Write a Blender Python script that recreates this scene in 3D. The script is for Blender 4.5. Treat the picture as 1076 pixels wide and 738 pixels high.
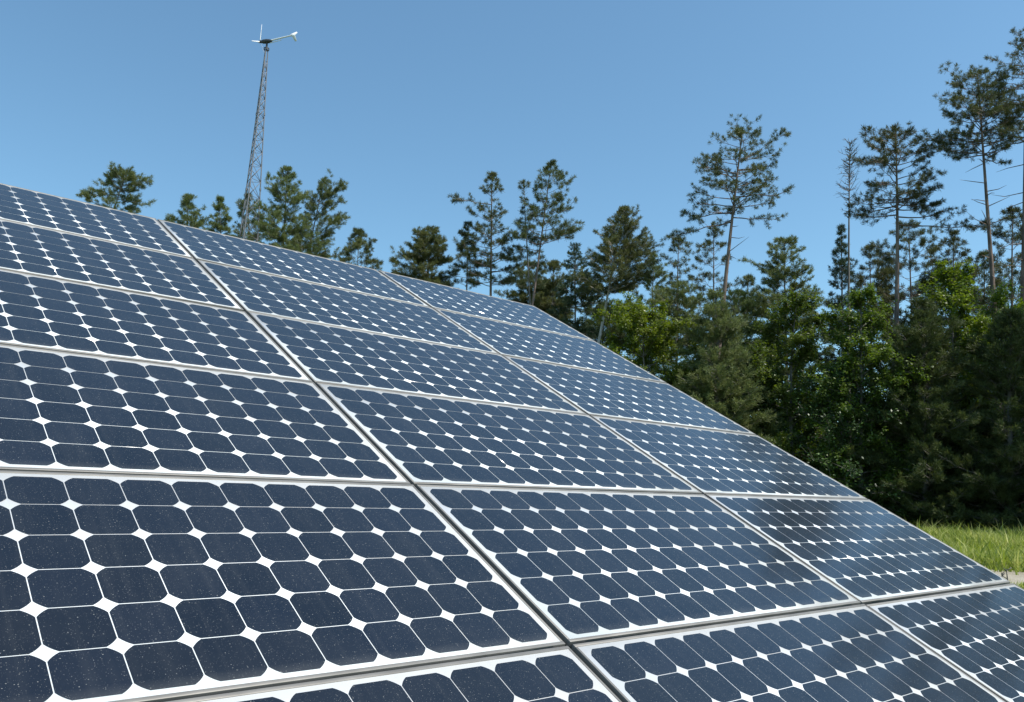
import bpy, math, random
import numpy as np
from mathutils import Vector, Matrix

sc = bpy.context.scene
for o in list(bpy.data.objects):
    bpy.data.objects.remove(o)
COL = sc.collection
RAD = math.radians

# ------------------------------------------------------------------ camera
TILT = RAD(30.0)              # slope of the solar array
ZT = 3.35                     # height of the array's top edge
PU, PV = 1.58, 0.815          # panel pitch along / up the array
NCOL, NROW = 3, 6
ct, st = math.cos(TILT), math.sin(TILT)
FPX = 873.0                   # focal length for a 1076 pixel wide picture
W0, H0 = 1076.0, 738.0


def array_to_world(v):
    return Vector((v[0], v[1] * ct - v[2] * st, v[1] * st + v[2] * ct))


def rodrigues(w):
    w = np.array(w); th = np.linalg.norm(w); k = w / th
    K = np.array([[0, -k[2], k[1]], [k[2], 0, -k[0]], [-k[1], k[0], 0]])
    return np.eye(3) + np.sin(th) * K + (1 - np.cos(th)) * K @ K


RC = rodrigues((1.818, -0.339, 0.774))
C0 = -RC.T @ np.array((-2.172, -0.808, 5.078))
CAM = array_to_world(C0) + Vector((0, 0, ZT))
RIGHT = array_to_world(RC[0]); DOWN = array_to_world(RC[1]); FWD = array_to_world(RC[2])

cam_data = bpy.data.cameras.new('camera')
cam = bpy.data.objects.new('camera', cam_data)
COL.objects.link(cam)
m = Matrix((RIGHT, -DOWN, -FWD)).transposed().to_4x4()
m.translation = CAM
cam.matrix_world = m
cam_data.sensor_fit = 'HORIZONTAL'
cam_data.sensor_width = 36.0
cam_data.lens = FPX / W0 * 36.0
cam_data.clip_start = 0.05
cam_data.clip_end = 3000
sc.camera = cam

# ------------------------------------------------------------------ light
SUN_EL, SUN_AZ = RAD(58), RAD(157)          # azimuth clockwise from +Y
world = bpy.data.worlds.new('World')
sc.world = world
world.use_nodes = True
wn = world.node_tree
bg = wn.nodes['Background']
sky = wn.nodes.new('ShaderNodeTexSky')
sky.sky_type = 'NISHITA'
sky.sun_disc = False
sky.sun_elevation = SUN_EL
sky.sun_rotation = SUN_AZ
sky.altitude = 300
sky.air_density = 1.05
sky.dust_density = 0.9
sky.ozone_density = 3.5
tint = wn.nodes.new('ShaderNodeVectorMath'); tint.operation = 'MULTIPLY'
tint.inputs[1].default_value = (0.86, 1.06, 0.99)          # white balance of the air
wn.links.new(sky.outputs[0], tint.inputs[0])
wn.links.new(tint.outputs[0], bg.inputs[0])
bg.inputs[1].default_value = 0.135

sun_data = bpy.data.lights.new('sun', 'SUN')
sun_data.energy = 4.2
sun_data.angle = RAD(0.53)
sun_data.color = (1.0, 0.95, 0.87)
sun = bpy.data.objects.new('sun', sun_data)
COL.objects.link(sun)
sdir = Vector((math.sin(SUN_AZ) * math.cos(SUN_EL), math.cos(SUN_AZ) * math.cos(SUN_EL), math.sin(SUN_EL)))
sun.rotation_euler = sdir.to_track_quat('Z', 'Y').to_euler()
sun.location = (0, -20, 40)

sc.view_settings.view_transform = 'Standard'
sc.view_settings.look = 'None'
sc.view_settings.exposure = 0.47
sc.view_settings.gamma = 1.0
sc.view_settings.use_curve_mapping = False
sc.render.engine = 'CYCLES'
sc.cycles.max_bounces = 8
sc.cycles.transparent_max_bounces = 8


# ------------------------------------------------------------------ helpers
def tag(o, label=None, cat=None, group=None, kind=None):
    if label: o['label'] = label
    if cat: o['category'] = cat
    if group: o['group'] = group
    if kind: o['kind'] = kind
    return o


def empty(name, loc):
    o = bpy.data.objects.new(name, None)
    o.empty_display_size = 0.3
    o.location = loc
    COL.objects.link(o)
    return o


def ground_z(x, y):
    d = np.hypot(np.asarray(x, float) - CAM.x, np.asarray(y, float) - CAM.y)
    s = np.clip((d - 10) / 36, 0, 1)
    return 0.82 * s * s * (3 - 2 * s) + 0.05 * np.sin(np.asarray(x) * .31) * np.sin(np.asarray(y) * .27) * np.clip(d / 20, 0, 1)


def ray(px, py):
    return RIGHT * ((px - W0 / 2) / FPX) + DOWN * ((py - H0 / 2) / FPX) + FWD


def at(px, py, D):
    """world point seen at photograph pixel (px, py) and D metres away over the ground"""
    d = ray(px, py)
    return CAM + d * (D / math.hypot(d.x, d.y))


def mesh_np(name, verts, quads=None, tris=None, mat=None, parent=None, smooth=False, origin=None):
    """one mesh object from numpy arrays, verts in world space, stored relative to origin"""
    verts = np.asarray(verts, np.float32)
    if origin is not None:
        verts = verts - np.asarray(origin, np.float32)
    me = bpy.data.meshes.new(name)
    nq = 0 if quads is None else len(quads)
    nt = 0 if tris is None else len(tris)
    me.vertices.add(len(verts))
    me.vertices.foreach_set('co', verts.ravel())
    idx = []
    if nq: idx.append(np.asarray(quads, np.int32).ravel())
    if nt: idx.append(np.asarray(tris, np.int32).ravel())
    idx = np.concatenate(idx)
    me.loops.add(len(idx))
    me.loops.foreach_set('vertex_index', idx)
    me.polygons.add(nq + nt)
    starts = np.concatenate([np.arange(nq) * 4, nq * 4 + np.arange(nt) * 3]).astype(np.int32)
    me.polygons.foreach_set('loop_start', starts)
    if smooth:
        me.polygons.foreach_set('use_smooth', np.ones(nq + nt, bool))
    me.update(calc_edges=True)
    me.validate()
    if mat: me.materials.append(mat)
    o = bpy.data.objects.new(name, me)
    COL.objects.link(o)
    if parent: o.parent = parent
    return o


class Tubes:
    """collects tapered tubes and boxes into one mesh"""
    def __init__(self):
        self.v = []; self.q = []; self.n = 0

    def tube(self, pts, rad, sides=5, cap=True):
        pts = np.asarray(pts, float); rad = np.broadcast_to(np.asarray(rad, float), (len(pts),))
        tg = np.gradient(pts, axis=0)
        tg /= np.linalg.norm(tg, axis=1)[:, None] + 1e-9
        ref = np.array([0, 0, 1.0]) if abs(tg[0][2]) < .9 else np.array([1.0, 0, 0])
        a = np.cross(tg, ref); a /= np.linalg.norm(a, axis=1)[:, None] + 1e-9
        b = np.cross(tg, a)
        ang = np.arange(sides) * 2 * np.pi / sides
        ring = pts[:, None] + rad[:, None, None] * (np.cos(ang)[None, :, None] * a[:, None] + np.sin(ang)[None, :, None] * b[:, None])
        self.v.append(ring.reshape(-1, 3))
        k = np.arange(sides); k2 = (k + 1) % sides
        for i in range(len(pts) - 1):
            self.q.append(np.stack([self.n + i * sides + k, self.n + i * sides + k2,
                                    self.n + (i + 1) * sides + k2, self.n + (i + 1) * sides + k], 1))
        if cap and sides == 4:
            self.q.append(np.array([[self.n + 3, self.n + 2, self.n + 1, self.n]]))
            e = self.n + (len(pts) - 1) * sides
            self.q.append(np.array([[e, e + 1, e + 2, e + 3]]))
        self.n += len(pts) * sides

    def box(self, lo, hi):
        x0, y0, z0 = lo; x1, y1, z1 = hi
        v = np.array([(x0, y0, z0), (x1, y0, z0), (x1, y1, z0), (x0, y1, z0), (x0, y0, z1), (x1, y0, z1), (x1, y1, z1), (x0, y1, z1)], float)
        f = np.array([(3, 2, 1, 0), (4, 5, 6, 7), (0, 1, 5, 4), (1, 2, 6, 5), (2, 3, 7, 6), (3, 0, 4, 7)])
        self.v.append(v); self.q.append(f + self.n); self.n += 8

    def build(self, name, mat, parent=None, origin=None, smooth=False):
        return mesh_np(name, np.concatenate(self.v), quads=np.concatenate(self.q), mat=mat, parent=parent, origin=origin, smooth=smooth)


# ------------------------------------------------------------------ materials
def new_mat(name):
    mt = bpy.data.materials.new(name); mt.use_nodes = True
    nt = mt.node_tree
    return mt, nt, nt.nodes['Principled BSDF'], nt.nodes['Material Output']


def node(nt, typ, **kw):
    n = nt.nodes.new(typ)
    for k, v in kw.items():
        setattr(n, k, v)
    return n


def ramp(nt, stops):
    r = nt.nodes.new('ShaderNodeValToRGB')
    el = r.color_ramp.elements
    while len(el) > 1: el.remove(el[-1])
    el[0].position = stops[0][0]; el[0].color = (*stops[0][1], 1)
    for p, c in stops[1:]:
        e = el.new(p); e.color = (*c, 1)
    return r


def foliage_mat(name, dark, mid, light, transl=0.3, rough=0.55, spec=0.3):
    mt, nt, b, out = new_mat(name)
    geo = node(nt, 'ShaderNodeNewGeometry')
    tc = node(nt, 'ShaderNodeTexCoord')
    nz = node(nt, 'ShaderNodeTexNoise'); nz.inputs['Scale'].default_value = 0.9; nz.inputs['Detail'].default_value = 3
    nt.links.new(tc.outputs['Object'], nz.inputs['Vector'])
    ad = node(nt, 'ShaderNodeMath', operation='MULTIPLY_ADD')
    nt.links.new(geo.outputs['Random Per Island'], ad.inputs[0]); ad.inputs[1].default_value = 0.55
    sb = node(nt, 'ShaderNodeMath', operation='SUBTRACT'); sb.inputs[1].default_value = 0.27
    nt.links.new(nz.outputs['Fac'], sb.inputs[0]); nt.links.new(sb.outputs[0], ad.inputs[2])
    r = ramp(nt, [(0.1, dark), (0.5, mid), (0.95, light)])
    nt.links.new(ad.outputs[0], r.inputs[0])
    oi = node(nt, 'ShaderNodeObjectInfo')
    own = node(nt, 'ShaderNodeHueSaturation')
    for sock, lo, hi in (('Value', 0.78, 1.25), ('Hue', 0.485, 0.512)):
        mr = node(nt, 'ShaderNodeMapRange'); mr.inputs['To Min'].default_value = lo; mr.inputs['To Max'].default_value = hi
        nt.links.new(oi.outputs['Random'], mr.inputs['Value']); nt.links.new(mr.outputs[0], own.inputs[sock])
    nt.links.new(r.outputs[0], own.inputs['Color']); r = own
    nt.links.new(r.outputs[0], b.inputs['Base Color'])
    b.inputs['Roughness'].default_value = rough
    b.inputs['Specular IOR Level'].default_value = spec
    tr = node(nt, 'ShaderNodeBsdfTranslucent')
    hs = node(nt, 'ShaderNodeHueSaturation'); hs.inputs['Saturation'].default_value = 1.15; hs.inputs['Value'].default_value = 1.3
    nt.links.new(r.outputs[0], hs.inputs['Color']); nt.links.new(hs.outputs[0], tr.inputs['Color'])
    mx = node(nt, 'ShaderNodeMixShader'); mx.inputs[0].default_value = transl
    nt.links.new(b.outputs[0], mx.inputs[1]); nt.links.new(tr.outputs[0], mx.inputs[2])
    nt.links.new(mx.outputs[0], out.inputs['Surface'])
    return mt


def bark_mat(name, c0, c1, scale=6.0):
    mt, nt, b, out = new_mat(name)
    tc = node(nt, 'ShaderNodeTexCoord')
    mp = node(nt, 'ShaderNodeMapping'); mp.inputs['Scale'].default_value = (1, 1, 0.25)
    nz = node(nt, 'ShaderNodeTexNoise'); nz.inputs['Scale'].default_value = scale; nz.inputs['Detail'].default_value = 6
    nt.links.new(tc.outputs['Object'], mp.inputs[0]); nt.links.new(mp.outputs[0], nz.inputs['Vector'])
    r = ramp(nt, [(0.35, c0), (0.65, c1)])
    nt.links.new(nz.outputs['Fac'], r.inputs[0]); nt.links.new(r.outputs[0], b.inputs['Base Color'])
    b.inputs['Roughness'].default_value = 0.9
    bp = node(nt, 'ShaderNodeBump'); bp.inputs['Strength'].default_value = 0.6; bp.inputs['Distance'].default_value = 0.03
    nt.links.new(nz.outputs['Fac'], bp.inputs['Height']); nt.links.new(bp.outputs[0], b.inputs['Normal'])
    return mt


def metal_mat(name, col, rough=0.45, metallic=0.9, var=0.25, scale=14):
    mt, nt, b, out = new_mat(name)
    tc = node(nt, 'ShaderNodeTexCoord')
    nz = node(nt, 'ShaderNodeTexNoise'); nz.inputs['Scale'].default_value = scale; nz.inputs['Detail'].default_value = 5
    nt.links.new(tc.outputs['Object'], nz.inputs['Vector'])
    r = ramp(nt, [(0.3, tuple(c * (1 - var) for c in col)), (0.7, tuple(min(1, c * (1 + var * .6)) for c in col))])
    nt.links.new(nz.outputs['Fac'], r.inputs[0]); nt.links.new(r.outputs[0], b.inputs['Base Color'])
    b.inputs['Metallic'].default_value = metallic
    b.inputs['Roughness'].default_value = rough
    return mt


def panel_mat(name, base, dust_amt, speck, rough, vary=0.25):
    """surface under glass: own colour, a thin film of dust, specks of pollen, clear glass on top"""
    mt, nt, b, out = new_mat(name)
    tc = node(nt, 'ShaderNodeTexCoord')
    oi = node(nt, 'ShaderNodeObjectInfo')
    sh = node(nt, 'ShaderNodeVectorMath', operation='MULTIPLY_ADD')
    nt.links.new(tc.outputs['Object'], sh.inputs[0]); sh.inputs[1].default_value = (1, 1, 1)
    cb = node(nt, 'ShaderNodeVectorMath', operation='SCALE'); cb.inputs[0].default_value = (37, 53, 0); nt.links.new(oi.outputs['Random'], cb.inputs['Scale'])
    nt.links.new(cb.outputs[0], sh.inputs[2])
    film = node(nt, 'ShaderNodeTexNoise'); film.inputs['Scale'].default_value = 5.0; film.inputs['Detail'].default_value = 7; film.inputs['Roughness'].default_value = 0.62
    nt.links.new(sh.outputs[0], film.inputs['Vector'])
    fm = node(nt, 'ShaderNodeMapRange'); fm.inputs['From Min'].default_value = 0.3; fm.inputs['From Max'].default_value = 0.75
    fm.inputs['To Min'].default_value = dust_amt * 0.2; fm.inputs['To Max'].default_value = dust_amt * 1.8
    nt.links.new(film.outputs['Fac'], fm.inputs['Value'])
    mp = node(nt, 'ShaderNodeMapping'); mp.inputs['Scale'].default_value = (38, 1.6, 1)
    nt.links.new(sh.outputs[0], mp.inputs[0])
    stn = node(nt, 'ShaderNodeTexNoise'); stn.inputs['Scale'].default_value = 1.0; stn.inputs['Detail'].default_value = 3
    nt.links.new(mp.outputs[0], stn.inputs['Vector'])
    sm = node(nt, 'ShaderNodeMapRange'); sm.inputs['From Min'].default_value = 0.50; sm.inputs['From Max'].default_value = 0.8
    sm.inputs['To Min'].default_value = 0.0; sm.inputs['To Max'].default_value = dust_amt * 1.6
    nt.links.new(stn.outputs['Fac'], sm.inputs['Value'])
    sx = node(nt, 'ShaderNodeSeparateXYZ'); nt.links.new(tc.outputs['Object'], sx.inputs[0])
    ed = node(nt, 'ShaderNodeMapRange'); ed.inputs['From Min'].default_value = -0.350; ed.inputs['From Max'].default_value = -0.393
    ed.inputs['To Max'].default_value = 0.16
    nt.links.new(sx.outputs[1], ed.inputs['Value'])
    e2 = node(nt, 'ShaderNodeMath', operation='MULTIPLY'); nt.links.new(ed.outputs[0], e2.inputs[0]); nt.links.new(film.outputs['Fac'], e2.inputs[1])
    facs = [fm.outputs[0], sm.outputs[0], e2.outputs[0]]
    for scale, cut, amp in ((170.0, 0.21, speck), (330.0, 0.27, speck * 0.6)):
        vo = node(nt, 'ShaderNodeTexVoronoi'); vo.inputs['Scale'].default_value = scale; vo.feature = 'F1'
        nt.links.new(sh.outputs[0], vo.inputs['Vector'])
        sz = node(nt, 'ShaderNodeSeparateColor'); nt.links.new(vo.outputs['Color'], sz.inputs[0])
        thr = node(nt, 'ShaderNodeMath', operation='MULTIPLY'); nt.links.new(sz.outputs[0], thr.inputs[0]); thr.inputs[1].default_value = cut
        lt = node(nt, 'ShaderNodeMath', operation='LESS_THAN'); nt.links.new(vo.outputs['Distance'], lt.inputs[0]); nt.links.new(thr.outputs[0], lt.inputs[1])
        ml = node(nt, 'ShaderNodeMath', operation='MULTIPLY'); nt.links.new(lt.outputs[0], ml.inputs[0])
        m2 = node(nt, 'ShaderNodeMath', operation='MULTIPLY'); nt.links.new(sz.outputs[1], m2.inputs[0]); m2.inputs[1].default_value = amp
        nt.links.new(m2.outputs[0], ml.inputs[1])
        facs.append(ml.outputs[0])
    s = facs[0]
    for f in facs[1:]:
        a = node(nt, 'ShaderNodeMath', operation='ADD'); a.use_clamp = True
        nt.links.new(s, a.inputs[0]); nt.links.new(f, a.inputs[1]); s = a.outputs[0]
    # each cell's own slight tone
    geo = node(nt, 'ShaderNodeNewGeometry')
    cr = node(nt, 'ShaderNodeMapRange'); cr.inputs['To Min'].default_value = 1 - vary; cr.inputs['To Max'].default_value = 1 + vary
    nt.links.new(geo.outputs['Random Per Island'], cr.inputs['Value'])
    sc_ = node(nt, 'ShaderNodeVectorMath', operation='SCALE'); sc_.inputs[0].default_value = base
    nt.links.new(cr.outputs[0], sc_.inputs['Scale'])
    mx = node(nt, 'ShaderNodeMix', data_type='RGBA')
    nt.links.new(s, mx.inputs[0]); nt.links.new(sc_.outputs[0], mx.inputs[6]); mx.inputs[7].default_value = (0.42, 0.41, 0.38, 1)
    nt.links.new(mx.outputs[2], b.inputs['Base Color'])
    b.inputs['IOR'].default_value = 1.57
    b.inputs['Sheen Weight'].default_value = 0.10
    b.inputs['Sheen Roughness'].default_value = 0.35
    b.inputs['Sheen Tint'].default_value = (0.85, 0.92, 1.0, 1)
    b.inputs['Roughness'].default_value = rough
    return mt


M_CELL = panel_mat('solar_cell', (0.005, 0.007, 0.013), 0.012, 0.45, 0.115)
M_SHEET = panel_mat('white_backsheet', (0.80, 0.80, 0.79), 0.06, 0.12, 0.09, 0.0)
M_FRAME = metal_mat('anodised_aluminium', (0.23, 0.215, 0.195), 0.5, 0.4, 0.25, 9)
M_RACK = metal_mat('galvanised_steel', (0.34, 0.35, 0.36), 0.5, 0.8)
M_TOWER = metal_mat('weathered_tower_steel', (0.20, 0.20, 0.21), 0.6, 0.4)
M_WHITE = metal_mat('white_enamel', (0.80, 0.80, 0.79), 0.35, 0.0, 0.05)
M_DARK = metal_mat('dark_casting', (0.05, 0.055, 0.06), 0.5, 0.3)
M_REDBARK = bark_mat('red_pine_bark', (0.10, 0.075, 0.06), (0.24, 0.17, 0.135))
M_GREYBARK = bark_mat('grey_bark', (0.09, 0.08, 0.07), (0.21, 0.19, 0.17))
M_PALEBARK = bark_mat('pale_bark', (0.25, 0.22, 0.19), (0.46, 0.42, 0.37))
M_REDPINE = foliage_mat('red_pine_needles', (0.036, 0.050, 0.018), (0.084, 0.098, 0.036), (0.160, 0.160, 0.070), 0.28)
M_WHITEPINE = foliage_mat('white_pine_needles', (0.055, 0.075, 0.028), (0.125, 0.145, 0.052), (0.215, 0.225, 0.095), 0.32)
M_SHADEPINE = foliage_mat('shaded_white_pine_needles', (0.030, 0.050, 0.018), (0.076, 0.104, 0.034), (0.155, 0.185, 0.066), 0.28)  # white pine needles again, with the wood's shade put into the colour
M_SPRUCE = foliage_mat('spruce_needles', (0.022, 0.040, 0.022), (0.052, 0.080, 0.038), (0.100, 0.130, 0.060), 0.2)
M_LEAF = foliage_mat('broad_leaves', (0.060, 0.090, 0.012), (0.130, 0.178, 0.026), (0.230, 0.275, 0.050), 0.45, 0.42, 0.45)
M_LEAFSHADE = foliage_mat('shaded_broad_leaves', (0.014, 0.030, 0.007), (0.036, 0.064, 0.013), (0.085, 0.135, 0.030), 0.22, 0.45, 0.4)  # deep shade low in the wood, painted into the leaf colour
M_LEAFMID = foliage_mat('green_broad_leaves', (0.040, 0.064, 0.010), (0.090, 0.128, 0.020), (0.170, 0.210, 0.042), 0.40, 0.45, 0.4)
M_GRASS = foliage_mat('grass_blades', (0.125, 0.165, 0.032), (0.265, 0.310, 0.062), (0.560, 0.530, 0.230), 0.42, 0.6, 0.2)


def ground_mat(name, c0, c1, c2, s1, s2):
    mt, nt, b, out = new_mat(name)
    tc = node(nt, 'ShaderNodeTexCoord')
    n1 = node(nt, 'ShaderNodeTexNoise'); n1.inputs['Scale'].default_value = s1; n1.inputs['Detail'].default_value = 8
    n2 = node(nt, 'ShaderNodeTexNoise'); n2.inputs['Scale'].default_value = s2; n2.inputs['Detail'].default_value = 6
    nt.links.new(tc.outputs['Object'], n1.inputs['Vector']); nt.links.new(tc.outputs['Object'], n2.inputs['Vector'])
    ad = node(nt, 'ShaderNodeMath', operation='MULTIPLY_ADD'); ad.inputs[1].default_value = 0.5
    hf = node(nt, 'ShaderNodeMath', operation='MULTIPLY'); hf.inputs[1].default_value = 0.5
    nt.links.new(n1.outputs['Fac'], hf.inputs[0]); nt.links.new(n2.outputs['Fac'], ad.inputs[0]); nt.links.new(hf.outputs[0], ad.inputs[2])
    r = ramp(nt, [(0.36, c0), (0.5, c1), (0.64, c2)])
    nt.links.new(ad.outputs[0], r.inputs[0]); nt.links.new(r.outputs[0], b.inputs['Base Color'])
    b.inputs['Roughness'].default_value = 0.95
    bp = node(nt, 'ShaderNodeBump'); bp.inputs['Strength'].default_value = 0.8; bp.inputs['Distance'].default_value = 0.05
    nt.links.new(n2.outputs['Fac'], bp.inputs['Height']); nt.links.new(bp.outputs[0], b.inputs['Normal'])
    return mt


M_FIELD = ground_mat('field_soil_and_turf', (0.045, 0.060, 0.020), (0.080, 0.110, 0.032), (0.130, 0.140, 0.060), 0.25, 18)
M_SAND = ground_mat('sandy_track', (0.24, 0.21, 0.15), (0.34, 0.30, 0.23), (0.44, 0.40, 0.32), 0.9, 30)

# ------------------------------------------------------------------ ground, track
rng = np.random.default_rng(7)
xs = np.concatenate([np.linspace(-900, -80, 12), np.linspace(-70, 110, 61), np.linspace(125, 900, 12)])
ys = np.concatenate([np.linspace(-900, -60, 12), np.linspace(-50, 130, 61), np.linspace(145, 900, 12)])
gx, gy = np.meshgrid(xs, ys)
gv = np.stack([gx, gy, ground_z(gx, gy)], -1).reshape(-1, 3)
nx, ny = len(xs), len(ys)
ii, jj = np.meshgrid(np.arange(nx - 1), np.arange(ny - 1))
b0 = (jj * nx + ii).ravel()
gq = np.stack([b0, b0 + 1, b0 + nx + 1, b0 + nx], 1)
tag(mesh_np('ground', gv, quads=gq, mat=M_FIELD, smooth=True), kind='structure')


def az_dir(px):
    d = ray(px, 560); h = math.hypot(d.x, d.y)
    return np.array([d.x / h, d.y / h])


AZ0 = math.atan2(*az_dir(1058))               # clockwise from +Y
tv = []
az_s = np.linspace(AZ0 - 0.35, AZ0 + 0.9, 90)
for k, a in enumerate(az_s):
    wob = 0.5 * math.sin(k * .21) + 0.2 * math.sin(k * .9)
    for r_ in np.linspace(20.6 + 2.2 * (a - AZ0) + wob, 23.6 + 2.2 * (a - AZ0) + 0.4 * math.sin(k * .33), 6):
        x, y = CAM.x + math.sin(a) * r_, CAM.y + math.cos(a) * r_
        tv.append((x, y, 0))
tv = np.array(tv)
# the ground sheet is faceted: lift the track a little above it
tv[:, 2] = ground_z(tv[:, 0], tv[:, 1]) + 0.02
b0 = np.concatenate([np.arange(5) + k * 6 for k in range(89)])
tag(mesh_np('path', tv, quads=np.stack([b0, b0 + 6, b0 + 7, b0 + 1], 1), mat=M_SAND, smooth=True), kind='structure')

# ------------------------------------------------------------------ grass
N = 150000
az = rng.uniform(AZ0 - 0.20, AZ0 + 0.45, N)
r_ = np.sqrt(rng.uniform(15.0 ** 2, 44.0 ** 2, N))
on_path = (r_ > 20.4 + 2.2 * (az - AZ0)) & (r_ < 23.5 + 2.2 * (az - AZ0))
keep = ~on_path | (rng.random(N) < 0.03)
az, r_ = az[keep], r_[keep]
gxp, gyp = CAM.x + np.sin(az) * r_, CAM.y + np.cos(az) * r_
patch = np.sin(gxp * .9 + 2 * np.sin(gyp * .5)) * .5 + .5
hh = np.where(r_ < 24, rng.uniform(.06, .20, len(r_)), rng.uniform(.14, .42, len(r_)) * (0.75 + 0.45 * patch))
tall = rng.random(len(r_)) < 0.06
hh = np.where(tall & (r_ > 24), hh * rng.uniform(1.3, 2.1, len(r_)), hh)
P0 = np.stack([gxp, gyp, ground_z(gxp, gyp)], 1)
th = rng.uniform(0, 2 * np.pi, len(r_))
wdt = rng.uniform(.008, .02, len(r_)) * np.where(r_ > 24, 1.3, 1)
side = np.stack([np.cos(th), np.sin(th), np.zeros_like(th)], 1) * wdt[:, None]
ln = rng.normal(0, .42, (len(r_), 2)) + np.array([0.10, 0.0])
tip = P0 + np.concatenate([ln * hh[:, None], hh[:, None]], 1)
mid = P0 + np.concatenate([ln * hh[:, None] * .3, hh[:, None] * .55], 1)
GV = np.stack([P0 - side, P0 + side, mid + side * .8, mid - side * .8, tip], 1).reshape(-1, 3)
b0 = np.arange(len(r_)) * 5
tag(mesh_np('grass', GV, quads=np.stack([b0, b0 + 1, b0 + 2, b0 + 3], 1), tris=np.stack([b0 + 3, b0 + 2, b0 + 4], 1), mat=M_GRASS), kind='stuff')


# ------------------------------------------------------------------ trees
def needles(rs, cen, dirs, n, length, width, spread, droop=0.0):
    """tufts of needle-bundle blades: cen (T,3), dirs (T,3) -> verts, quads"""
    T = len(cen)
    d = dirs[:, None, :] + rs.normal(0, spread, (T, n, 3))
    d[..., 2] -= droop
    d /= np.linalg.norm(d, axis=2, keepdims=True) + 1e-9
    L = length * rs.uniform(.6, 1.2, (T, n, 1))
    p = np.cross(d, rs.normal(0, 1, (T, n, 3)))
    p /= np.linalg.norm(p, axis=2, keepdims=True) + 1e-9
    c = cen[:, None, :] + rs.normal(0, length * .12, (T, n, 3))
    w = width * rs.uniform(.7, 1.3, (T, n, 1))
    v = np.stack([c, c + d * L * .55 + p * w, c + d * L, c + d * L * .55 - p * w], 2).reshape(-1, 3)
    return v


def quads_of(nv):
    return np.arange(nv).reshape(-1, 4)


H_RIGHT = np.array([RIGHT.x, RIGHT.y, 0]); H_RIGHT /= np.linalg.norm(H_RIGHT)
H_FWD = np.array([FWD.x, FWD.y, 0]); H_FWD /= np.linalg.norm(H_FWD)


def axis_points(top, low, D, rs, bend):
    """trunk line through two photograph points at distance D, carried down to the ground"""
    a = np.array(at(*low, D)); b = np.array(at(*top, D))
    dv = (b - a) / (b[2] - a[2])
    gz = float(ground_z(a[0], a[1]))
    base = a - dv * (a[2] - gz)
    base[2] = float(ground_z(base[0], base[1])) - 0.05
    n = 12
    s = np.linspace(0, 1, n)
    pts = base[None] + s[:, None] * (b - base)[None]
    off = rs.normal(0, 1, 2)
    wv = np.sin(s * np.pi) [:, None] * bend * off[None] + (np.sin(s * 9 + off[0]) * np.sin(s * np.pi))[:, None] * bend * .25
    pts[:, :2] += wv
    return pts


def interp(pts, s):
    x = np.clip(s, 0, 1) * (len(pts) - 1); i = int(min(x, len(pts) - 2)); f = x - i
    return pts[i] * (1 - f) + pts[i + 1] * f


PROFILES = {
    # branch length against height in the crown (0 = crown base, 1 = tip)
    'round': lambda t: 0.55 + 0.45 * math.sin(min(1, t * 1.25 + .15) * math.pi) if t < .75 else 0.62 * (1 - t) / .25 + .18,
    'cone': lambda t: 1.0 * (1 - t) ** 0.85 + .06,
    'open': lambda t: (0.85 + .15 * math.sin(t * 9)) * (1 - t ** 2.2) + .1,
    'column': lambda t: .7 + .3 * math.sin(t * 7) if t < .8 else .7 * (1 - t) / .2 + .15,
    'flat': lambda t: 1.0 - .25 * t if t < .7 else .85 * (1 - t) / .3 + .2,
}


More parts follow.
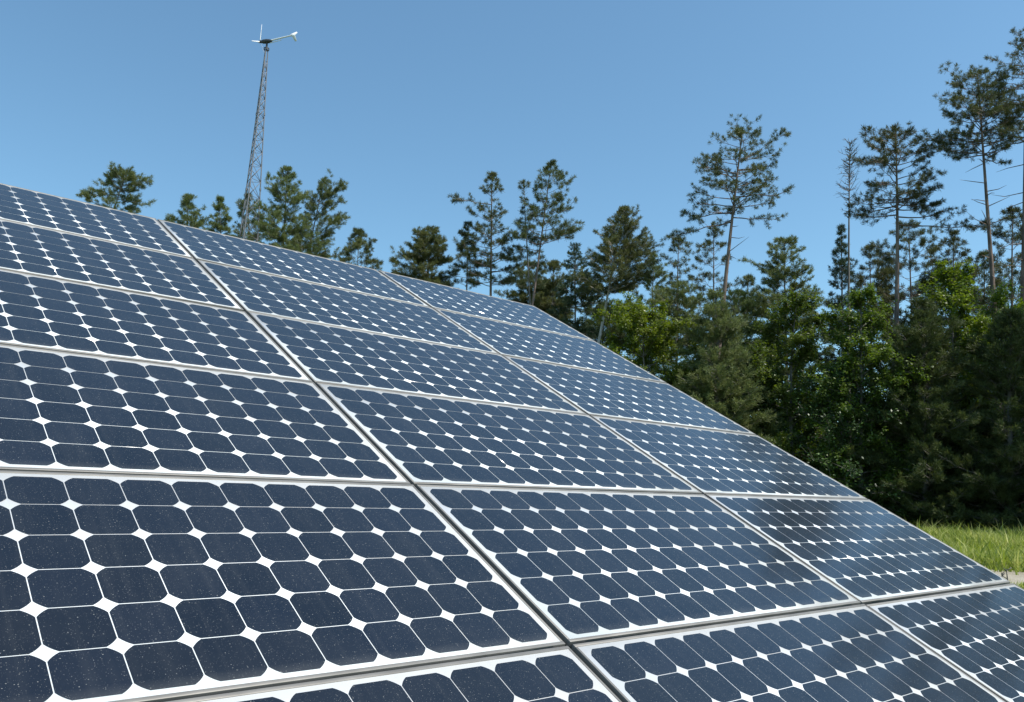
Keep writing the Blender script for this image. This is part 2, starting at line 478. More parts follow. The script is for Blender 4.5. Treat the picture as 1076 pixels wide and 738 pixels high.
def conifer(name, label, top, low, D, crown_y, half_w, mat, bark, seed, profile='open', whorls=12, per=4,
            style='red', trunk_r=None, bend=.15, bias=0.0, limbs=(), stubs=0, dens=1.0, droop=0.0, group=None, cat='tree'):
    rs = np.random.default_rng(seed)
    pts = axis_points(top, low, D, rs, bend)
    Ht = pts[-1][2] - pts[0][2]
    mpp = D / FPX * 1.12                       # metres per photograph pixel at this tree
    zc = at(top[0], crown_y, D).z
    cb = max(0.03, (zc - pts[0][2]) / Ht)
    Lmax = half_w * mpp
    R0 = trunk_r if trunk_r else 0.012 * Ht
    root = empty(name, pts[0])
    tb = Tubes()
    s = np.linspace(0, 1, len(pts))
    tb.tube(pts, R0 * (1 - .88 * s) * np.where(s < .05, 1.25, 1), 8)
    cen = []; dr = []
    NL = {'red': .20, 'white': .18, 'spruce': .12, 'soft': .22}[style]

    def branch(p0, d0, L, lift, rad):
        d0 = d0 / np.linalg.norm(d0)
        k = np.linspace(0, 1, 6)
        bp = p0[None] + k[:, None] * L * d0[None]
        bp[:, 2] += lift * L * k ** 2
        jit = rs.normal(0, .035 * L, (6, 3)); jit[0] = 0
        bp += jit * k[:, None]
        tb.tube(bp, rad * .62 * (1 - .8 * k), 4 if rad > .03 else 3, cap=False)
        side = np.cross(d0, [0, 0, 1.0]); side /= np.linalg.norm(side) + 1e-9
        ntw = max(3 if L > .6 else 1, int(L * {'red': 4.6, 'white': 5.8, 'spruce': 7.5, 'soft': 7.5}[style] * dens))
        for q in range(ntw):
            u = rs.uniform(.34 if style == 'red' else .10, 1.0)
            pp = interp(bp, u)
            sg = 1 if q % 2 else -1
            td = d0 * rs.uniform(.5, 1.0) + side * sg * rs.uniform(.35, 1.0) + np.array([0, 0, rs.normal(.18 - droop, .22)])
            td /= np.linalg.norm(td)
            tl = min(.25 + L * .36, 1.2) * rs.uniform(.4, 1.0) * (1.15 - .6 * u)
            tb.tube([pp, pp + td * tl], [min(.014, rad * .2 + .003), .003], 3, cap=False)
            nt_ = max(1, int(tl / {'red': .24, 'white': .17, 'spruce': .14, 'soft': .16}[style]))
            for w in range(nt_):
                f = 1 - w / max(nt_, 1) * .75
                cen.append(pp + td * tl * f); dr.append(td + np.array([0, 0, .25]))
        cen.append(bp[-1]); dr.append(d0 + np.array([0, 0, .3]))
        cen.append(bp[-2]); dr.append(d0 + np.array([0, 0, .3]))

    whorls = int(whorls * {'red': 1.4, 'white': 1.7, 'spruce': 1.3, 'soft': 1.5}[style])
    for w in range(whorls):
        t = (w + rs.uniform(-.3, .3)) / max(1, whorls - 1); t = min(max(t, 0), .985)
        if rs.random() < .10 and 0 < w < whorls - 2: continue          # a gap in the crown
        hgt = cb + (1 - cb) * t
        a0 = rs.uniform(0, 2 * np.pi)
        nb = per + int(rs.integers(-1, 2))
        for j in range(nb):
            a = a0 + j * 2 * np.pi / nb + rs.normal(0, .3)
            hd = np.array([math.cos(a), math.sin(a), 0])
            L = Lmax * PROFILES[profile](t) * rs.uniform(.55, 1.12) * (1 if t < .8 else .72) * (1 + bias * float(hd @ H_RIGHT))
            if L < .15: L = .15
            el = {'red': (.02 if profile == 'flat' else .10) + (.35 if profile in ('flat', 'round') else .55) * t, 'white': .08 + (.45 if profile == 'round' else .85) * t, 'spruce': -.18 + .5 * t, 'soft': .15 + .7 * t}[style] + rs.normal(0, .10)
            p0 = interp(pts, min(.995, hgt + rs.normal(0, .006)))
            rise = math.sin(el) + .12
            if rise > .02: L = min(L, max(.12, (pts[-1][2] + (.10 if profile in ('flat', 'round') else .30) - p0[2]) / rise))
            branch(p0, hd * math.cos(el) + np.array([0, 0, math.sin(el)]), L, {'red': .12, 'white': .10, 'spruce': .06, 'soft': .08}[style] - droop * .3,
                   max(.012, R0 * .28 * (1 - .6 * t)))
    for (py, sgn, len_px, el) in limbs:         # long single limbs seen in the photograph
        z = at(top[0], py, D).z
        p0 = interp(pts, (z - pts[0][2]) / Ht)
        dd = H_RIGHT * sgn + H_FWD * rs.normal(0, .25) + np.array([0, 0, el])
        branch(p0, dd, len_px * mpp, .05, R0 * .3)
    for q in range(stubs):                      # dead snags under the crown
        h_ = cb * rs.uniform(.62, .99)
        a = rs.uniform(0, 2 * np.pi); L = rs.uniform(.4, 1.6)
        p0 = interp(pts, h_); dd = np.array([math.cos(a), math.sin(a), rs.normal(.05, .2)])
        tb.tube([p0, p0 + dd * L * .6, p0 + dd * L + np.array([0, 0, rs.normal(0, .12)])], [.03, .02, .006], 3, cap=False)
    # leader
    for q in range(4):
        cen.append(interp(pts, 1 - q * .012)); dr.append(np.array([0, 0, 1.0]) + rs.normal(0, .3, 3))
    tb.build('trunk', bark, root, origin=pts[0], smooth=True)
    cen = np.array(cen); dr = np.array(dr)
    sc_ = max(1.0, D / 48)
    if style == 'red':
        v = needles(rs, cen, dr, 38, NL * 1.15 * sc_, .0092 * sc_, .80)
    elif style == 'white':
        v = needles(rs, cen, dr, 34, NL * 1.15 * sc_, .0080 * sc_, .70)
    elif style == 'soft':
        v = needles(rs, cen, dr, 20, NL * 1.1, .011, .60, .05)
    else:
        v = needles(rs, cen, dr, 14, NL * 1.6 * sc_, .014 * sc_, .6)
    mesh_np('crown', v, quads=quads_of(len(v)), mat=mat, parent=root, origin=pts[0])
    tag(root, label, cat, group)
    return root


def leafy(name, label, top, low, D, half_w, low_y, mat, bark, seed, leaves=16000, leaf=.085, group=None, cat='tree', stems=1):
    """broad-leaved tree: forked limbs, twigs, and leaves gathered in sprays along them"""
    rs = np.random.default_rng(seed)
    pts = axis_points(top, low, D, rs, .2)
    mpp = D / FPX * 1.12
    Ht = pts[-1][2] - pts[0][2]
    Rw = half_w * mpp
    zl = max(pts[0][2] + .4, at(top[0], low_y, D).z)
    root = empty(name, pts[0])
    tb = Tubes()
    s = np.linspace(0, 1, len(pts))
    R0 = .011 * Ht
    tb.tube(pts, R0 * (1 - .9 * s), 8)
    tips = []; tdir = []; tl_ = []
    nl = 46
    for q in range(nl):
        f = (q + .5) / nl
        z = zl + (pts[-1][2] - zl) * f
        hgt = (z - pts[0][2]) / Ht
        p0 = interp(pts, max(.04, hgt - .05 * rs.uniform(.3, 1.4)))
        a = q * 2.4 + rs.normal(0, .4)
        prof = max(.25, math.cos(min(1, max(0, f - .30) / .70) * math.pi / 2) ** .42) * (.8 + .2 * min(1, f / .3))
        L = Rw * prof * rs.uniform(.7, 1.15)
        el = .10 + .75 * f + rs.normal(0, .18)
        d0 = np.array([math.cos(a) * math.cos(el), math.sin(a) * math.cos(el), math.sin(el)])
        k = np.linspace(0, 1, 6)
        bp = p0[None] + k[:, None] * L * d0[None] + rs.normal(0, .05 * L, (6, 3)) * k[:, None]
        bp[:, 2] -= .08 * L * k ** 2
        tb.tube(bp, max(.012, R0 * .35 * (1 - .5 * f)) * (1 - .8 * k), 4, cap=False)
        ns = max(8, int(L * 11))
        for w in range(ns):
            u = rs.uniform(.2, 1.0)
            pp = interp(bp, u)
            td = d0 * .6 + rs.normal(0, .6, 3) + np.array([0, 0, .2]); td /= np.linalg.norm(td)
            ll = rs.uniform(.25, .75) * min(1.2, .5 + .35 * L)
            tb.tube([pp, pp + td * ll], [.008, .003], 3, cap=False)
            tips.append(pp); tdir.append(td); tl_.append(ll)
    for q in range(5):
        td = rs.normal(0, .5, 3) + np.array([0, 0, 1.0]); tips.append(interp(pts, .9 + .01 * q)); tdir.append(td / np.linalg.norm(td)); tl_.append(.6)
    tips = np.array(tips); tdir = np.array(tdir); tl_ = np.array(tl_)
    per = max(4, leaves // len(tips))
    u = rs.uniform(.15, 1.05, (len(tips), per, 1))
    c = tips[:, None] + tdir[:, None] * tl_[:, None, None] * u + rs.normal(0, .09, (len(tips), per, 3))
    c = c.reshape(-1, 3)
    nrm = rs.normal(0, .55, c.shape) + np.array([0, 0, .9]) + np.repeat(tdir, per, 0) * .35
    nrm /= np.linalg.norm(nrm, axis=1)[:, None]
    a = np.cross(nrm, rs.normal(0, 1, c.shape)); a /= np.linalg.norm(a, axis=1)[:, None] + 1e-9
    b = np.cross(nrm, a)
    sz = leaf * rs.uniform(.6, 1.25, (len(c), 1))
    v = np.stack([c - a * sz, c + b * sz * .55 - a * sz * .05, c + a * sz, c - b * sz * .55 - a * sz * .05], 1).reshape(-1, 3)
    tb.build('trunk', bark, root, origin=pts[0], smooth=True)
    mesh_np('crown', v, quads=quads_of(len(v)), mat=mat, parent=root, origin=pts[0])
    tag(root, label, cat, group)
    return root


def dead_tree(name, label, top, low, D, seed, crown_y, half_w):
    rs = np.random.default_rng(seed)
    pts = axis_points(top, low, D, rs, .08)
    Ht = pts[-1][2] - pts[0][2]; mpp = D / FPX * 1.12
    root = empty(name, pts[0])
    tb = Tubes(); s = np.linspace(0, 1, len(pts))
    tb.tube(pts, .15 * (1 - .9 * s), 7)
    cb = (at(top[0], crown_y, D).z - pts[0][2]) / Ht
    br = Tubes()
    for q in range(130):
        t = rs.random() ** .8
        hgt = cb + (1 - cb) * t
        L = half_w * mpp * (1.05 - t * .75) * rs.uniform(.3, 1.1) * (0.35 if t < .25 else 1)
        a = rs.uniform(0, 2 * np.pi)
        d = np.array([math.cos(a), math.sin(a), .25 + .5 * t + rs.normal(0, .2)])
        p0 = interp(pts, min(.995, hgt))
        p1 = p0 + d * L * .6; p2 = p1 + (d + np.array([0, 0, .3])) * L * .4
        br.tube([p0, p1, p2], [.022, .014, .006], 3, cap=False)
        for w in range(4):
            pp = p0 + (p2 - p0) * rs.uniform(.35, 1)
            e = pp + (d + rs.normal(0, .7, 3)) * L * .28
            br.tube([pp, e], [.011, .005], 3, cap=False)
    tb.build('trunk', M_GREYBARK, root, origin=pts[0], smooth=True)
    br.build('branches', M_GREYBARK, root, origin=pts[0])
    tag(root, label, 'tree')
    return root


RP, WP = 'red', 'white'
G_LEFT = 'pines showing above the array'
G_TALL = 'tall bare-trunked red pines'
G_MID = 'pines in the wood behind the front row'
G_FRONT = 'leafy trees along the wood edge'

# tall red pines standing out of the wood
conifer('pine_tree', 'tall leaning pine with flat-topped crown and a long low limb reaching left', (780, 139), (763, 310), 48, 226, 46, M_REDPINE, M_REDBARK, 11,
        'flat', 9, 4, RP, .24, .12, limbs=((232, -1, 60, -.28), (222, -1, 46, -.05), (206, 1, 48, .02), (182, -1, 44, .10), (178, 1, 34, .12)), stubs=9, group=G_TALL)
dead_tree('dead_pine_tree', 'thin bare dead tree left of the round-crowned tall pine', (893, 149), (893, 300), 50, 12, 230, 17)
conifer('pine_tree', 'tall straight pine with a long limb of tufts reaching right', (941, 138), (935, 310), 46, 222, 40, M_REDPINE, M_REDBARK, 13,
        'flat', 10, 4, RP, .23, .10, limbs=((236, 1, 84, -.02), (228, 1, 60, .05), (226, -1, 30, -.05), (215, 1, 44, .1)), stubs=6, group=G_TALL)
conifer('pine_tree', 'tallest bare-trunked pine leaning left near the right edge', (1027, 78), (1042, 345), 47, 164, 41, M_REDPINE, M_REDBARK, 14,
        'round', 10, 5, RP, .21, .12, limbs=((150, -1, 46, .0), (168, 1, 24, -.1)), stubs=14, group=G_TALL)
conifer('pine_tree', 'tall pine cut off by the right edge of the photo', (1078, 42), (1074, 320), 48, 150, 34, M_REDPINE, M_REDBARK, 15,
        'round', 11, 4, RP, .22, .08, limbs=((110, -1, 36, .05),), stubs=8, group=G_TALL)

# centre group
conifer('pine_tree', 'dark pine with narrow ragged crown, left of the two-trunked pair', (517, 183), (517, 300), 58, 300, 30, M_REDPINE, M_REDBARK, 21, 'open', 14, 4, RP, .2, bias=-.15, limbs=((215, -1, 38, .05),), dens=1.0)
conifer('pine_tree', 'short thin pine tucked against the narrow ragged pine', (492, 236), (491, 300), 59, 300, 17, M_REDPINE, M_REDBARK, 22, 'column', 9, 3, RP, .14)
conifer('pine_tree', 'tall dark pine with airy crown rising over the array corner', (579, 173), (560, 312), 56, 262, 34, M_REDPINE, M_REDBARK, 23, 'open', 12, 4, RP, .17, bias=.2)
conifer('pine_tree', 'pale-trunked pine crossing the airy dark pine', (550, 192), (555, 312), 57, 300, 20, M_REDPINE, M_GREYBARK, 24, 'column', 10, 3, RP, .14)
conifer('spruce_tree', 'dark pointed spruce just right of the array corner', (604, 258), (604, 335), 53, 350, 31, M_SPRUCE, M_GREYBARK, 25, 'cone', 16, 5, 'spruce', .16, dens=1.2)
conifer('pine_tree', 'broad white pine with a slanting pale trunk', (655, 221), (632, 335), 50, 310, 46, M_WHITEPINE, M_PALEBARK, 26, 'cone', 15, 5, WP, .17, bias=.25, dens=1.1)
conifer('pine_tree', 'low bushy pine filling the gap behind the array corner', (582, 277), (580, 325), 66, 340, 26, M_WHITEPINE, M_GREYBARK, 27, 'open', 9, 5, WP, .16)

# left tree tops above the array
conifer('pine_tree', 'leftmost pine, wide low crown above the array', (133, 182), (118, 225), 64, 236, 31, M_WHITEPINE, M_GREYBARK, 31, 'round', 7, 5, WP, .2, dens=1.0, limbs=((206, -1, 36, .08), (196, 1, 24, .2)), group=G_LEFT)
conifer('pine_tree', 'small bushy pine top, second from the left above the array', (197, 207), (197, 240), 62, 262, 24, M_WHITEPINE, M_GREYBARK, 32, 'cone', 9, 4, WP, .16, dens=1.1, group=G_LEFT)
conifer('pine_tree', 'small pine top just left of the turbine tower', (231, 210), (231, 245), 64, 270, 16, M_WHITEPINE, M_GREYBARK, 33, 'cone', 8, 5, WP, .15, dens=1.2, group=G_LEFT)
conifer('pine_tree', 'low pine at the foot of the turbine tower', (261, 207), (261, 250), 61, 285, 24, M_WHITEPINE, M_GREYBARK, 34, 'open', 8, 4, WP, .15, dens=.85, group=G_LEFT)
conifer('pine_tree', 'full pine just right of the turbine tower', (302, 179), (300, 260), 56, 290, 40, M_WHITEPINE, M_GREYBARK, 35, 'open', 10, 5, WP, .18, dens=1.1, group=G_LEFT)
conifer('pine_tree', 'pine with drooping right side beside the full pine', (340, 191), (326, 262), 57, 290, 38, M_WHITEPINE, M_GREYBARK, 36, 'open', 9, 4, WP, .17, bias=.35, group=G_LEFT)
conifer('pine_tree', 'small sparse pine top alone above the array edge', (377, 244), (375, 280), 66, 300, 24, M_REDPINE, M_GREYBARK, 37, 'open', 8, 5, RP, .14, group=G_LEFT)
conifer('pine_tree', 'wide olive pine left of the dark centre pines', (453, 242), (448, 298), 60, 315, 34, M_WHITEPINE, M_GREYBARK, 38, 'round', 10, 6, WP, .19, bias=-.15, dens=1.2, group=G_LEFT)

# pines of the wood behind the front row
MID = [
    ('slim dark pine left of the tall leaning pine trunk', (713, 252), (713, 330), 58, 380, 24, M_REDPINE, 41, RP, 'column', 12, 4),
    ('airy pine behind the trunk of the tall leaning pine', (750, 240), (748, 330), 60, 370, 30, M_REDPINE, 42, RP, 'open', 12, 4),
    ('rounded olive pine right of the tall leaning pine trunk', (824, 253), (826, 330), 56, 400, 38, M_WHITEPINE, 43, WP, 'round', 13, 5),
    ('pointed pine behind the thin dead tree', (884, 240), (884, 330), 58, 400, 24, M_SPRUCE, 44, WP, 'cone', 13, 5),
    ('broad dark pine behind the straight tall pine', (955, 238), (957, 330), 60, 400, 40, M_REDPINE, 45, RP, 'round', 13, 5),
    ('dark pine left of the tallest pine trunk', (1003, 246), (1003, 330), 58, 400, 30, M_REDPINE, 46, RP, 'open', 12, 5),
    ('ragged dark pine at the right edge behind the tall pines', (1064, 222), (1064, 330), 55, 380, 32, M_REDPINE, 47, RP, 'open', 12, 5),
    ('low pine at the array edge behind the bright leafy tree', (712, 300), (712, 350), 55, 420, 34, M_WHITEPINE, 52, WP, 'round', 10, 6),
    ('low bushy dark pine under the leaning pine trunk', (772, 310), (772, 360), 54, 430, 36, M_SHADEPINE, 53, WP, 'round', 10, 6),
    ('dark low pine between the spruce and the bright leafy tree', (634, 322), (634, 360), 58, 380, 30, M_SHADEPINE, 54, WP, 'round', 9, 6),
    ('low pine under the airy dark pine', (556, 278), (556, 330), 68, 360, 30, M_WHITEPINE, 55, WP, 'round', 9, 6),
    ('small pine between white pine and slim dark pine', (687, 268), (687, 340), 62, 380, 24, M_WHITEPINE, 48, WP, 'open', 10, 5),
    ('low pine showing between the olive pine and the airy pine', (786, 292), (786, 350), 62, 400, 26, M_REDPINE, 49, RP, 'open', 9, 5),
    ('low dark pine beside the dead tree trunk', (914, 262), (914, 350), 63, 400, 28, M_REDPINE, 50, RP, 'open', 10, 5),
    ('low pine behind the tallest pine trunk', (1034, 268), (1034, 350), 62, 400, 28, M_REDPINE, 51, RP, 'open', 10, 5),
]
for (lb, tp, lw, D, cy, hw, mt, sd, stl, pf, wh, per) in MID:
    conifer('spruce_tree' if mt is M_SPRUCE else 'pine_tree', lb, tp, lw, D, cy, hw * 1.2, mt, M_REDBARK if stl == RP else M_GREYBARK, sd, pf, wh, per, stl, .17, group=G_MID, dens=1.0)

# pines past the right edge: seen mirrored in the lower right panels
rs = np.random.default_rng(3)
def pixel_at_az(deg, el):
    d = Vector((math.sin(RAD(deg)) * math.cos(RAD(el)), math.cos(RAD(deg)) * math.cos(RAD(el)), math.sin(RAD(el))))
    k = d.dot(FWD)
    return (W0 / 2 + FPX * d.dot(RIGHT) / k, H0 / 2 + FPX * d.dot(DOWN) / k)
for k, (azd, el, D) in enumerate(((79, 24, 46), (82.5, 27, 43), (85.5, 25, 45), (88.5, 29, 41), (91.5, 27, 44), (94.5, 30, 41), (98, 28, 43))):
    tp_ = pixel_at_az(azd, el); lw_ = pixel_at_az(azd, 8)
    zc_ = pixel_at_az(azd, 6)
    conifer('pine_tree', 'full dark pine past the right edge, mirrored in the lower right panels', tp_, lw_, D, zc_[1], 66, M_REDPINE, M_REDBARK, 80 + k,
            'open', 15, 5, RP, .2, dens=.9, group='pines past the right edge')

# front of the wood
leafy('leafy_tree', 'sunlit bright green leafy tree beside the array edge', (675, 320), (675, 380), 43, 60, 440, M_LEAF, M_GREYBARK, 61, 56000, .068, G_FRONT)
conifer('pine_tree', 'pale soft young pine between bright leafy tree and dark leafy tree', (752, 312), (752, 400), 42, 500, 54, M_WHITEPINE, M_GREYBARK, 62, 'open', 18, 6, 'soft', .13, dens=1.2)
leafy('leafy_tree', 'broad green leafy tree in the middle of the wood edge', (838, 304), (838, 400), 43, 50, 520, M_LEAFMID, M_GREYBARK, 63, 46000, .068, G_FRONT)
leafy('leafy_tree', 'glossy leafy tree below the straight tall pine', (905, 300), (905, 400), 42, 46, 520, M_LEAFMID, M_GREYBARK, 64, 42000, .07, G_FRONT)
leafy('leafy_tree', 'bright leafy tree top left of the tallest pine trunk', (1003, 284), (1003, 400), 45, 48, 470, M_LEAF, M_GREYBARK, 65, 46000, .07, G_FRONT)
leafy('leafy_tree', 'leafy tree top right of the tallest pine trunk', (1052, 306), (1052, 400), 46, 34, 470, M_LEAF, M_GREYBARK, 66, 26000, .064, G_FRONT)
conifer('pine_tree', 'large soft dark pine with sweeping boughs at the right', (968, 322), (972, 480), 42.5, 556, 66, M_SHADEPINE, M_GREYBARK, 67, 'open', 20, 6, 'soft', .16, dens=1.2)
conifer('pine_tree', 'soft pine with sweeping boughs cut off by the right edge', (1062, 330), (1062, 480), 42, 556, 62, M_SHADEPINE, M_GREYBARK, 68, 'open', 19, 6, 'soft', .16, dens=1.2)
leafy('leafy_tree', 'low dark leafy tree behind the array slope', (782, 372), (782, 450), 44, 44, 540, M_LEAFSHADE, M_GREYBARK, 69, 14000, .075, G_FRONT)
leafy('leafy_tree', 'dark leafy tree low in the shade above the grass', (880, 396), (880, 480), 42, 52, 540, M_LEAFSHADE, M_GREYBARK, 70, 16000, .075, G_FRONT)

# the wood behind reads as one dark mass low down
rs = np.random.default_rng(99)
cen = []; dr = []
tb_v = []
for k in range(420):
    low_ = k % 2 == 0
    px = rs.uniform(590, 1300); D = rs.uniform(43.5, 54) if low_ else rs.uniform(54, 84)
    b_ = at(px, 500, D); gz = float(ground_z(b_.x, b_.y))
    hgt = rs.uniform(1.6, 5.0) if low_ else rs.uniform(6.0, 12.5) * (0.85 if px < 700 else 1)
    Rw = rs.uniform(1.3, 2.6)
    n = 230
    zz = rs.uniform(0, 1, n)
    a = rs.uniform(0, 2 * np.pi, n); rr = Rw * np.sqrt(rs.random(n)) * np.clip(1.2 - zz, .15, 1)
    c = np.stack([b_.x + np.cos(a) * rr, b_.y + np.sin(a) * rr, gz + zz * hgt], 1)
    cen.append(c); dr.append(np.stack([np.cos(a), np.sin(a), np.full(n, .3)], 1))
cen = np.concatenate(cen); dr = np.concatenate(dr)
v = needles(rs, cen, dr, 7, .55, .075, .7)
tag(mesh_np('forest', v, quads=quads_of(len(v)), mat=M_LEAFSHADE), kind='stuff')


# ------------------------------------------------------------------ solar array
PW, PH = 1.565, 0.806         # one panel, over its frame
LIP, LIPS, DEEP = 0.011, 0.0075, 0.040
PITCH = 0.1263
CELL, ARC = 0.1241, 0.0735


def frame_mesh():
    tb = Tubes()
    # four aluminium rails, butted, with the glass set a little below the lip
    hx, hy = PW / 2, PH / 2
    tb.box((-hx, -hy, -DEEP), (hx, -hy + LIP, 0)); tb.box((-hx, hy - LIP, -DEEP), (hx, hy, 0))
    tb.box((-hx, -hy + LIP, -DEEP), (-hx + LIPS, hy - LIP, 0)); tb.box((hx - LIPS, -hy + LIP, -DEEP), (hx, hy - LIP, 0))
    return tb


def panel_proto():
    root = empty('solar_panel', (0, 0, 0))
    fr = frame_mesh().build('frame', M_FRAME, root)
    bv = fr.modifiers.new('bevel', 'BEVEL'); bv.width = .0012; bv.segments = 2; bv.limit_method = 'ANGLE'
    hx, hy = PW / 2 - LIPS + .0005, PH / 2 - LIP + .0005
    bs = Tubes(); bs.box((-hx, -hy, -.0065), (hx, hy, -.0014))
    bs.build('backsheet', M_SHEET, root)
    # the 12 x 6 cells: squares with arc-cut corners, one surface pattern
    half = CELL / 2
    a0 = math.acos(half / ARC); a1 = math.pi / 2 - a0
    prof = []
    for q in range(4):
        for k in range(5):
            a = q * math.pi / 2 + a0 + (a1 - a0) * k / 4
            prof.append((ARC * math.cos(a), ARC * math.sin(a)))
    vs = []; fs = []
    for j in range(6):
        for i in range(12):
            cx, cy = (i - 5.5) * PITCH, (j - 2.5) * PITCH
            b_ = len(vs)
            vs += [(cx + x, cy + y, -.00115) for x, y in prof]
            fs.append(tuple(range(b_, b_ + len(prof))))
    me = bpy.data.meshes.new('cells'); me.from_pydata(vs, [], fs); me.update(); me.materials.append(M_CELL)
    ce = bpy.data.objects.new('cells', me); COL.objects.link(ce); ce.parent = root
    return root


ROWS = ['top row', 'second row down', 'third row down', 'fourth row down', 'fifth row down', 'bottom row']
COLS = ['left column', 'middle column', 'right column']
LOOK = ['blue solar panel', 'blue solar panel', 'blue solar panel', 'dark blue solar panel', 'dark dusty solar panel', 'dark dusty solar panel']
proto = panel_proto()
protos = list(proto.children)
rj = random.Random(5)
basis = Matrix(((1, 0, 0), (0, ct, -st), (0, st, ct)))
first = True
for r in range(NROW):
    for c in range(NCOL):
        if first:
            p = proto; first = False
        else:
            p = proto.copy(); COL.objects.link(p)
            for ch in protos:
                d = ch.copy(); COL.objects.link(d); d.parent = p
        u, v_ = (c - .5) * PU + rj.gauss(0, .0012), -(r + .5) * PV + rj.gauss(0, .0012)
        w = array_to_world((u, v_, 0)) + Vector((0, 0, ZT))
        jit = Matrix.Rotation(RAD(rj.gauss(0, .10)), 3, 'X') @ Matrix.Rotation(RAD(rj.gauss(0, .07)), 3, 'Y')
        jit = jit @ Matrix.Rotation(RAD(rj.gauss(0, .05)), 3, 'Z')
        mm = (basis @ jit).to_4x4(); mm.translation = w
        p.matrix_world = mm
        where = f'{ROWS[r]} of the array, {COLS[c]}'
        extra = {(0, 2): ', its corner against the pines', (5, 0): ', cropped by photo edge', (4, 2): ', by the grass'}.get((r, c), '')
        tag(p, f'{LOOK[r]}, {where}{extra}', 'solar panel', 'solar panels of the sloping array')

# steel rack carrying the panels
rack = empty('panel_rack', (0.79, array_to_world((0, -2.4, 0)).y, 0))
tag(rack, 'grey steel rack under the sloping solar panels', 'rack')


def rack_part(name, build):
    tb = Tubes(); build(tb)
    return tb.build(name, M_RACK, rack, origin=rack.location)


def Aw(u, v, n):
    q = array_to_world((u, v, n)); return np.array((q.x, q.y, q.z + ZT))


x0, x1 = -PU + .01, 2 * PU - .01
for r in range(NROW):
    for f in (.22, .78):
        vv = -(r + f) * PV
        rack_part('rail', lambda tb: tb.tube([Aw(x0, vv, -.062), Aw(x1, vv, -.062)], .028, 4))
for uu in (-1.2, .8, 2.8):
    rack_part('rafter', lambda tb: tb.tube([Aw(uu, -.15, -.135), Aw(uu, -NROW * PV + .12, -.135)], .055, 4))
    for vv in (-.7, -4.1):
        top_ = Aw(uu, vv, -.18); bot = np.array([top_[0], top_[1], float(ground_z(top_[0], top_[1])) - .05])
        rack_part('post', lambda tb: tb.tube([bot, top_], .06, 8))

# ------------------------------------------------------------------ wind turbine
DT = 55.0
tw_top = np.array(at(280, 52, DT)); low = np.array(at(260, 246, DT))
mpp = DT / FPX * 1.1
gz = float(ground_z(low[0], low[1]))
dv = (tw_top - low) / (tw_top[2] - low[2])
base = low - dv * (low[2] - gz); base[2] = gz - .05
wt = empty('wind_turbine', base)
tag(wt, 'small white wind turbine on a grey three-legged lattice tower', 'wind turbine')


def wpart(name, tb, mat, smooth=False):
    return tb.build(name, mat, wt, origin=base, smooth=smooth)


wid_low = 15 * mpp / 1.55                     # circumradius of the legs' triangle where the tower meets the array edge
f_low = (low[2] - base[2]) / (tw_top[2] - base[2])
def tw_r(s): return .10 + (wid_low - .10) * (1 - s) / (1 - f_low)
def tw_c(s): return base + (tw_top - base) * s
def leg_pt(k, s):
    a = .55 + k * 2 * math.pi / 3
    return tw_c(s) + tw_r(s) * (H_RIGHT * math.cos(a) + H_FWD * math.sin(a))


for k in range(3):
    tb = Tubes(); ss = np.linspace(0, 1, 9)
    tb.tube([leg_pt(k, s) for s in ss], .046 - .012 * ss, 6)
    for s in (.17, .34, .51, .68, .85):           # bolted joints of the leg sections
        tb.tube([leg_pt(k, s - .003), leg_pt(k, s + .003)], .06, 6)
    wpart('tower_leg', tb, M_TOWER, False)
tb = Tubes()
lv = [0.0]
while lv[-1] < .97:
    lv.append(min(1.0, lv[-1] + max(.022, .052 * tw_r(lv[-1]) / tw_r(.5))))
for i in range(len(lv) - 1):
    for k in range(3):
        k2 = (k + 1) % 3
        tb.tube([leg_pt(k, lv[i + 1]), leg_pt(k2, lv[i + 1])], .017, 4)
        tb.tube([leg_pt(k, lv[i]), leg_pt(k2, lv[i + 1])], .020, 4)
        tb.tube([leg_pt(k2, lv[i]), leg_pt(k, lv[i + 1])], .020, 4)
wpart('cross_bracing', tb, M_TOWER)
# head: the axis runs along the picture, the tail a little towards the camera
TAIL = H_RIGHT * 1.0 - H_FWD * .16; TAIL /= np.linalg.norm(TAIL)
PERP = np.array([-TAIL[1], TAIL[0], 0]); UP = np.array([0, 0, 1.0])
tb = Tubes()
tb.tube([tw_top - UP * .05, tw_top + UP * .08], .19, 10); tb.tube([tw_top, tw_top + UP * .50], .07, 8)
wpart('yaw_mount', tb, M_DARK)
hc = tw_top + UP * .60
tb = Tubes()
tb.tube([hc - TAIL * .42, hc - TAIL * .30, hc - TAIL * .05, hc + TAIL * .20, hc + TAIL * .36], [.08, .14, .16, .13, .07], 12)
wpart('nacelle', tb, M_DARK, True)
tb = Tubes()
tb.tube([hc - TAIL * .66, hc - TAIL * .60, hc - TAIL * .50, hc - TAIL * .425], [.02, .07, .095, .10], 12)
wpart('hub', tb, M_DARK, True)
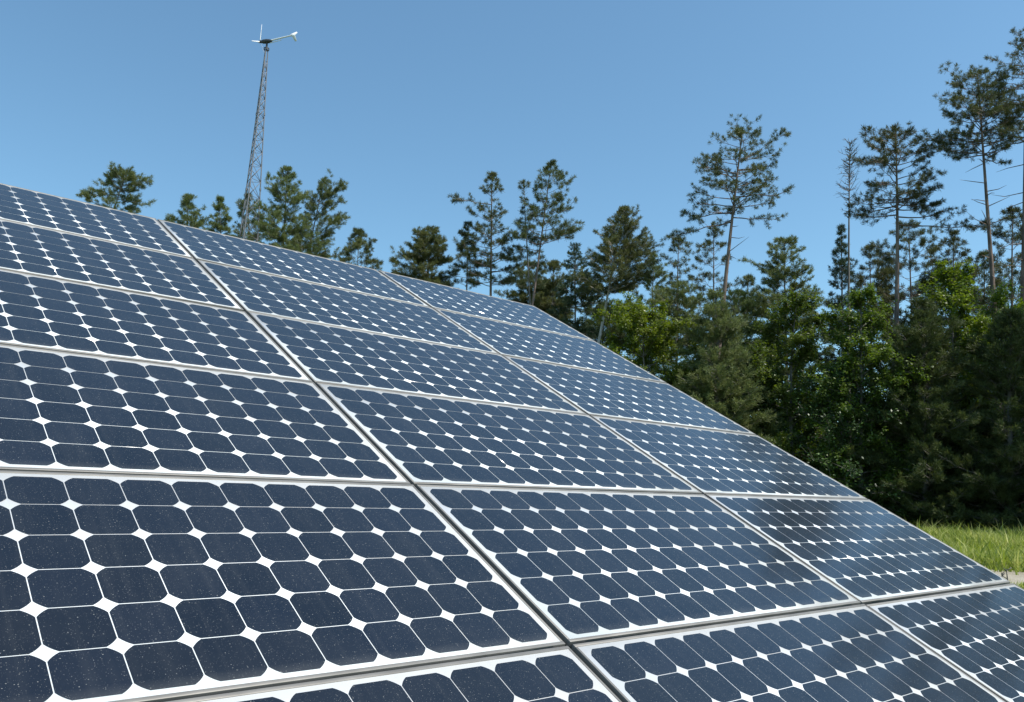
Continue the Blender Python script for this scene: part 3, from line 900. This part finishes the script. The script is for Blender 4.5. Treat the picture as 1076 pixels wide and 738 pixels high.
for k in range(3):
    a = RAD(2 + 120 * k)
    rd = UP * math.cos(a) + PERP * math.sin(a)
    tg = -UP * math.sin(a) + PERP * math.cos(a)
    v = []; q = []
    ss = [0.04, .2, .5, .9, 1.35]; wd = [.05, .10, .085, .065, .04]; tw = [RAD(26), RAD(20), RAD(12), RAD(8), RAD(5)]
    for s_, w_, t_ in zip(ss, wd, tw):
        ch = tg * math.cos(t_) + TAIL * math.sin(t_); nn = np.cross(ch, rd)
        cc = hc - TAIL * .5 + rd * s_
        for (e, t) in ((-.5, 0), (-.2, .09), (.5, 0), (-.2, -.09)):
            v.append(cc + ch * e * w_ + nn * t * w_)
    for i in range(4):
        for j in range(4):
            q.append((i * 4 + j, i * 4 + (j + 1) % 4, (i + 1) * 4 + (j + 1) % 4, (i + 1) * 4 + j))
    q += [(3, 2, 1, 0), (16, 17, 18, 19)]
    mesh_np('blade', v, quads=q, mat=M_WHITE, parent=wt, origin=base, smooth=False)
boom_end = hc + TAIL * 1.75 + UP * .30
tb = Tubes(); tb.tube([hc + TAIL * .25 + UP * .04, boom_end], [.055, .045], 8)
tb.tube([hc + TAIL * .22 - UP * .14, hc + TAIL * 1.05 + UP * .02], [.025, .02], 6)
wpart('tail_boom', tb, M_WHITE, True)
out = [(-.22, .0), (.02, .13), (.38, .24), (.42, .14), (.26, .0), (.43, -.44), (.30, -.48), (.06, -.10)]
v = []
for sgn in (-1, 1):
    v += [boom_end + TAIL * x + UP * z + PERP * .012 * sgn for x, z in out]
n = len(out); tris = []; quads = []
for a_, b_, c_ in ((0, 1, 7), (1, 4, 7), (1, 2, 3), (1, 3, 4), (7, 4, 5), (7, 5, 6)):
    tris.append((a_, c_, b_)); tris.append((n + a_, n + b_, n + c_))
for i in range(n):
    quads.append((i, (i + 1) % n, n + (i + 1) % n, n + i))
mesh_np('tail_fin', v, quads=quads, tris=tris, mat=M_WHITE, parent=wt, origin=base)

# ------------------------------------------------------------------ dry stalks by the track
for (px, py, hp, lb) in ((1058.5, 610, 12, 'tall dark dry stalk by the sandy path, nearest the panel corner'), (1053, 609, 7, 'short dark dry stalk beside the taller stalk')):
    D = 20.2
    b_ = at(px, py, D); z = float(ground_z(b_.x, b_.y)); tz = at(px, py - hp, D).z
    tb = Tubes(); bx = np.array((b_.x, b_.y, z - .03)); tp = np.array((b_.x, b_.y, tz))
    tb.tube([bx, bx * .5 + tp * .5 + np.array((.015, 0, 0)), tp], [.016, .014, .008], 5)
    rs = np.random.default_rng(int(px))
    for q in range(5):
        p0 = bx + (tp - bx) * rs.uniform(.5, .98); tb.tube([p0, p0 + np.array((rs.normal(0, .06), rs.normal(0, .06), .06))], [.007, .012], 4)
    o = tb.build('dry_stalk', M_GREYBARK, None, origin=bx); o.location = bx
    tag(o, lb, 'plant', 'dry stalks by the path')
